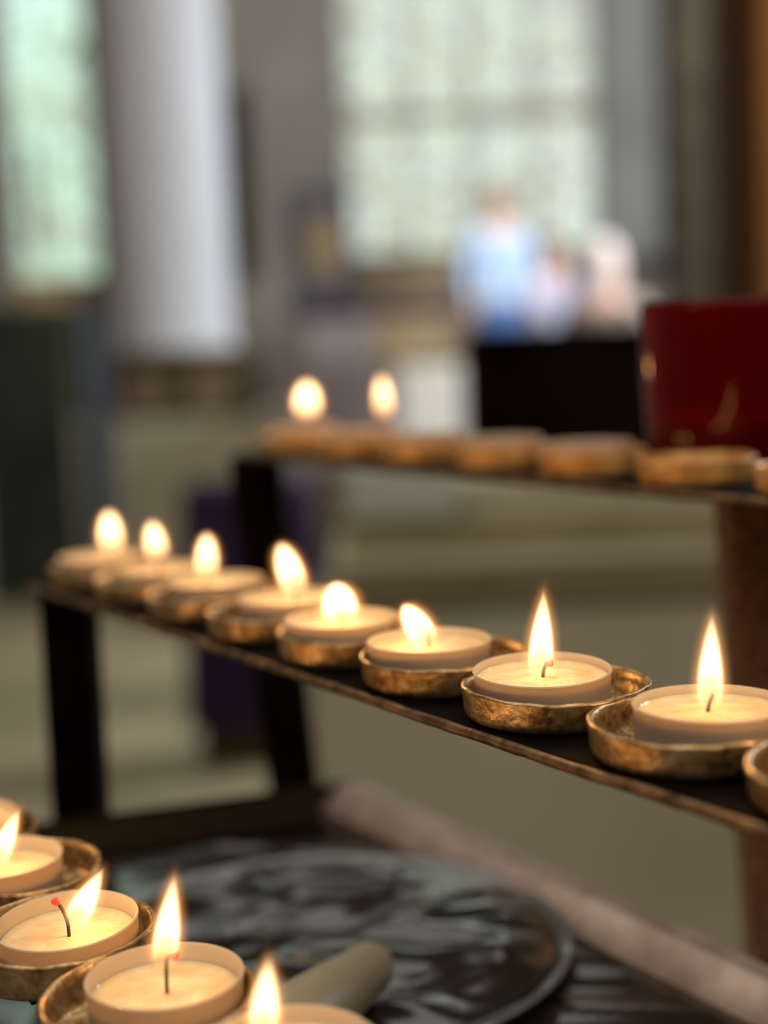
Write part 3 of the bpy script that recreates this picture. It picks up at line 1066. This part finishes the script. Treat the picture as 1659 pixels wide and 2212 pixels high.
# rusty right post: two faces visible
post(1572, 1740, 1110, 2212, .60, .02, M['rust'], UF - .0042, deep=.03, z_bot=.9, rot=0)

# ---------------- tray
rim_out = [(772, 1688), (1659, 2092), (1900, 2205)]
TB = [at_z(0, 1795, TZ), at_z(772, 1690, TZ), at_z(1900, 2202, TZ)]
far_l, cor, near_r = TB
dirR = (near_r - cor).normalized()
dirL = (far_l - cor).normalized()
P1 = cor + dirR * .62
P0 = cor + dirL * .62
P3 = P0 + dirR * .62
poly = [(cor.x, cor.y), (P1.x, P1.y), (P3.x, P3.y), (P0.x, P0.y)]
bm = prism(poly, TZ - .022, TZ - .016)
obj('tray_floor', bm, M['black_iron'], stand)


def rim(A, B, width, inward, mat):
    d = (B - A).normalized()
    bm = bmesh.new()
    prof = [(0, -.016), (0, .0), (.002, .0022), (.006, .003), (width * .55, .001), (width, -.008), (width, -.016)]
    rings = []
    n = 24
    for i in range(n + 1):
        p = A.lerp(B, i / n)
        rings.append([bm.verts.new((p.x + inward.x * o, p.y + inward.y * o, TZ + z)) for o, z in prof])
    for r1, r2 in zip(rings[:-1], rings[1:]):
        for k in range(len(prof)):
            k2 = (k + 1) % len(prof)
            bm.faces.new((r1[k], r1[k2], r2[k2], r2[k]))
    bm.faces.new(rings[0]); bm.faces.new(rings[-1][::-1])
    return obj('tray_edge', bm, mat, stand)


inR = Vector((dirR.y, -dirR.x, 0))
if inR.dot(P0 - cor) < 0: inR = -inR
inL = Vector((dirL.y, -dirL.x, 0))
if inL.dot(P1 - cor) < 0: inL = -inL
rim(cor, P1, .021, inR, M['tray_rim'])
rim(cor, P0, .006, inL, M['brown_wood'])

# crumpled shiny film lining the tray
bm = bmesh.new()
N = 150
g = []
for j in range(N + 1):
    row = []
    for i in range(N + 1):
        p = cor + dirR * (.028 + .50 * i / N) + dirL * (.012 + .50 * j / N) + Vector((0, 0, 0))
        q = Vector((p.x * 6, p.y * 10, 0))
        h = noise.noise(q) * .5
        q2 = q * 2.3 + Vector(noise.noise_vector(q)) * 1.6
        h += (1 - abs(noise.noise(q2)) * 2) * .5 + .07 * (1 - abs(noise.noise(q2 * 2.2)) * 2)
        row.append(bm.verts.new((p.x, p.y, TZ - .0135 + .0055 * h)))
    g.append(row)
for j in range(N):
    for i in range(N):
        bm.faces.new((g[j][i], g[j][i + 1], g[j + 1][i + 1], g[j + 1][i]))
tag(obj('tray_liner', bm, M['film'], ang=3), 'crumpled dark shiny plastic sheet lining the tray under the candles', 'plastic sheet')

# round shallow dish lying on it
dc = at_z(690, 2015, TZ)
DR = .091
tag(obj('round_dish', lathe([(0, .0), (DR * .8, 0), (DR * .97, .003), (DR, .0068), (DR - .0012, .0074), (DR - .003, .0062), (DR * .92, .003), (DR * .75, .0015), (0, .0012)], 96), M['dish']),
    'round shallow dark dish lying in the tray under the candle bars', 'dish').location = (dc.x, dc.y, TZ - .010)
# its film-wrapped wrinkled content
bm = bmesh.new()
N = 100
rows = []
for j in range(N + 1):
    r = DR * .93 * j / N
    ring_ = []
    for i in range(140):
        a = 2 * PI * i / 140
        x, y = r * math.cos(a), r * math.sin(a)
        q = Vector((x * 11, y * 22, 3.0))
        q2 = q + Vector(noise.noise_vector(q * .8)) * 1.4
        h = (1 - abs(noise.noise(q2)) * 2.2) * .65 + .16 * (1 - abs(noise.noise(q2 * 2.1)) * 2)
        ring_.append((x, y, .006 + .0062 * h * min(1, (1 - j / N) * 5)))
    rows.append([bm.verts.new(c) for c in ring_] if j else [bm.verts.new((0, 0, .006))])
for j in range(N):
    A, B = rows[j], rows[j + 1]
    for i in range(140):
        k = (i + 1) % 140
        if len(A) == 1: bm.faces.new((A[0], B[i], B[k]))
        else: bm.faces.new((A[i], A[k], B[k], B[i]))
tag(obj('plastic_wrap', bm, M['film'], ang=3), 'wrinkled shiny plastic wrap filling the round dish in the tray', 'plastic wrap').location = (dc.x, dc.y, TZ - .009)

# beige candle lying on the film
a, b = at_z(640, 2215, TZ + .014), at_z(825, 2068, TZ + .010)
n_ = 14
path = [a.lerp(b, i / (n_ - 1)) for i in range(n_)]
rad = [.0125 - .0050 * (i / (n_ - 1)) for i in range(n_)]
rad[-2] = .0062
rad[-1] = .0025
a2 = a - (b - a).normalized() * .03
cdl = empty('taper_candle', (a.x, a.y, TZ), 'thick beige wax taper lying on the shiny film in the tray', 'candle')
bm = tube([Vector(p) - cdl.location for p in [a2] + path], [.0128] + rad, 20)
obj('wax_body', bm, M['beige_wax'], cdl)
tip = path[-1] - cdl.location
obj('wick', tube([tip, tip + (b - a).normalized() * .006], .0007, 6), M['wick'], cdl)

# ---------------- red votive glass
gl = Vector((at_y(1400, 820, .60).x + .0325, .612, UF))
rg = empty('votive_glass', gl, 'large ruby red glass candle holder standing on the upper bar at the right edge', 'candle holder')
H = .0700
R_ = .0330
bm = lathe([(0, 0), (R_ * .84, 0), (R_ * .90, .0015), (R_ * .925, .006), (R_ * .94, .02), (R_ * .965, H * .5), (R_ * .985, H * .72), (R_, H * .90), (R_, H * .965), (R_ - .0008, H), (R_ - .0024, H), (R_ - .0032, H * .95),
            (R_ * .985 - .0034, H * .72), (R_ * .94 - .0034, .02), (R_ * .88 - .003, .008), (R_ * .7, .006), (0, .006)], 96,
           wob=lambda a, z: .0025 * math.sin(3 * a))
obj('glass', bm, M['red_glass'], rg, ang=1.2)
bm = lathe([(0, .0065), (R_ * .70, .0065), (R_ * .88 - .0035, .0085), (R_ * .94 - .0040, .021), (R_ * .94 - .0040, .022), (R_ * .5, .0215), (0, .0215)], 64)
obj('wax_fill', bm, M['red_wax'], rg)
obj('wick', tube([(0, 0, .021), (.0008, 0, .027), (.0022, 0, .031)], .0007, 6), M['wick'], rg)
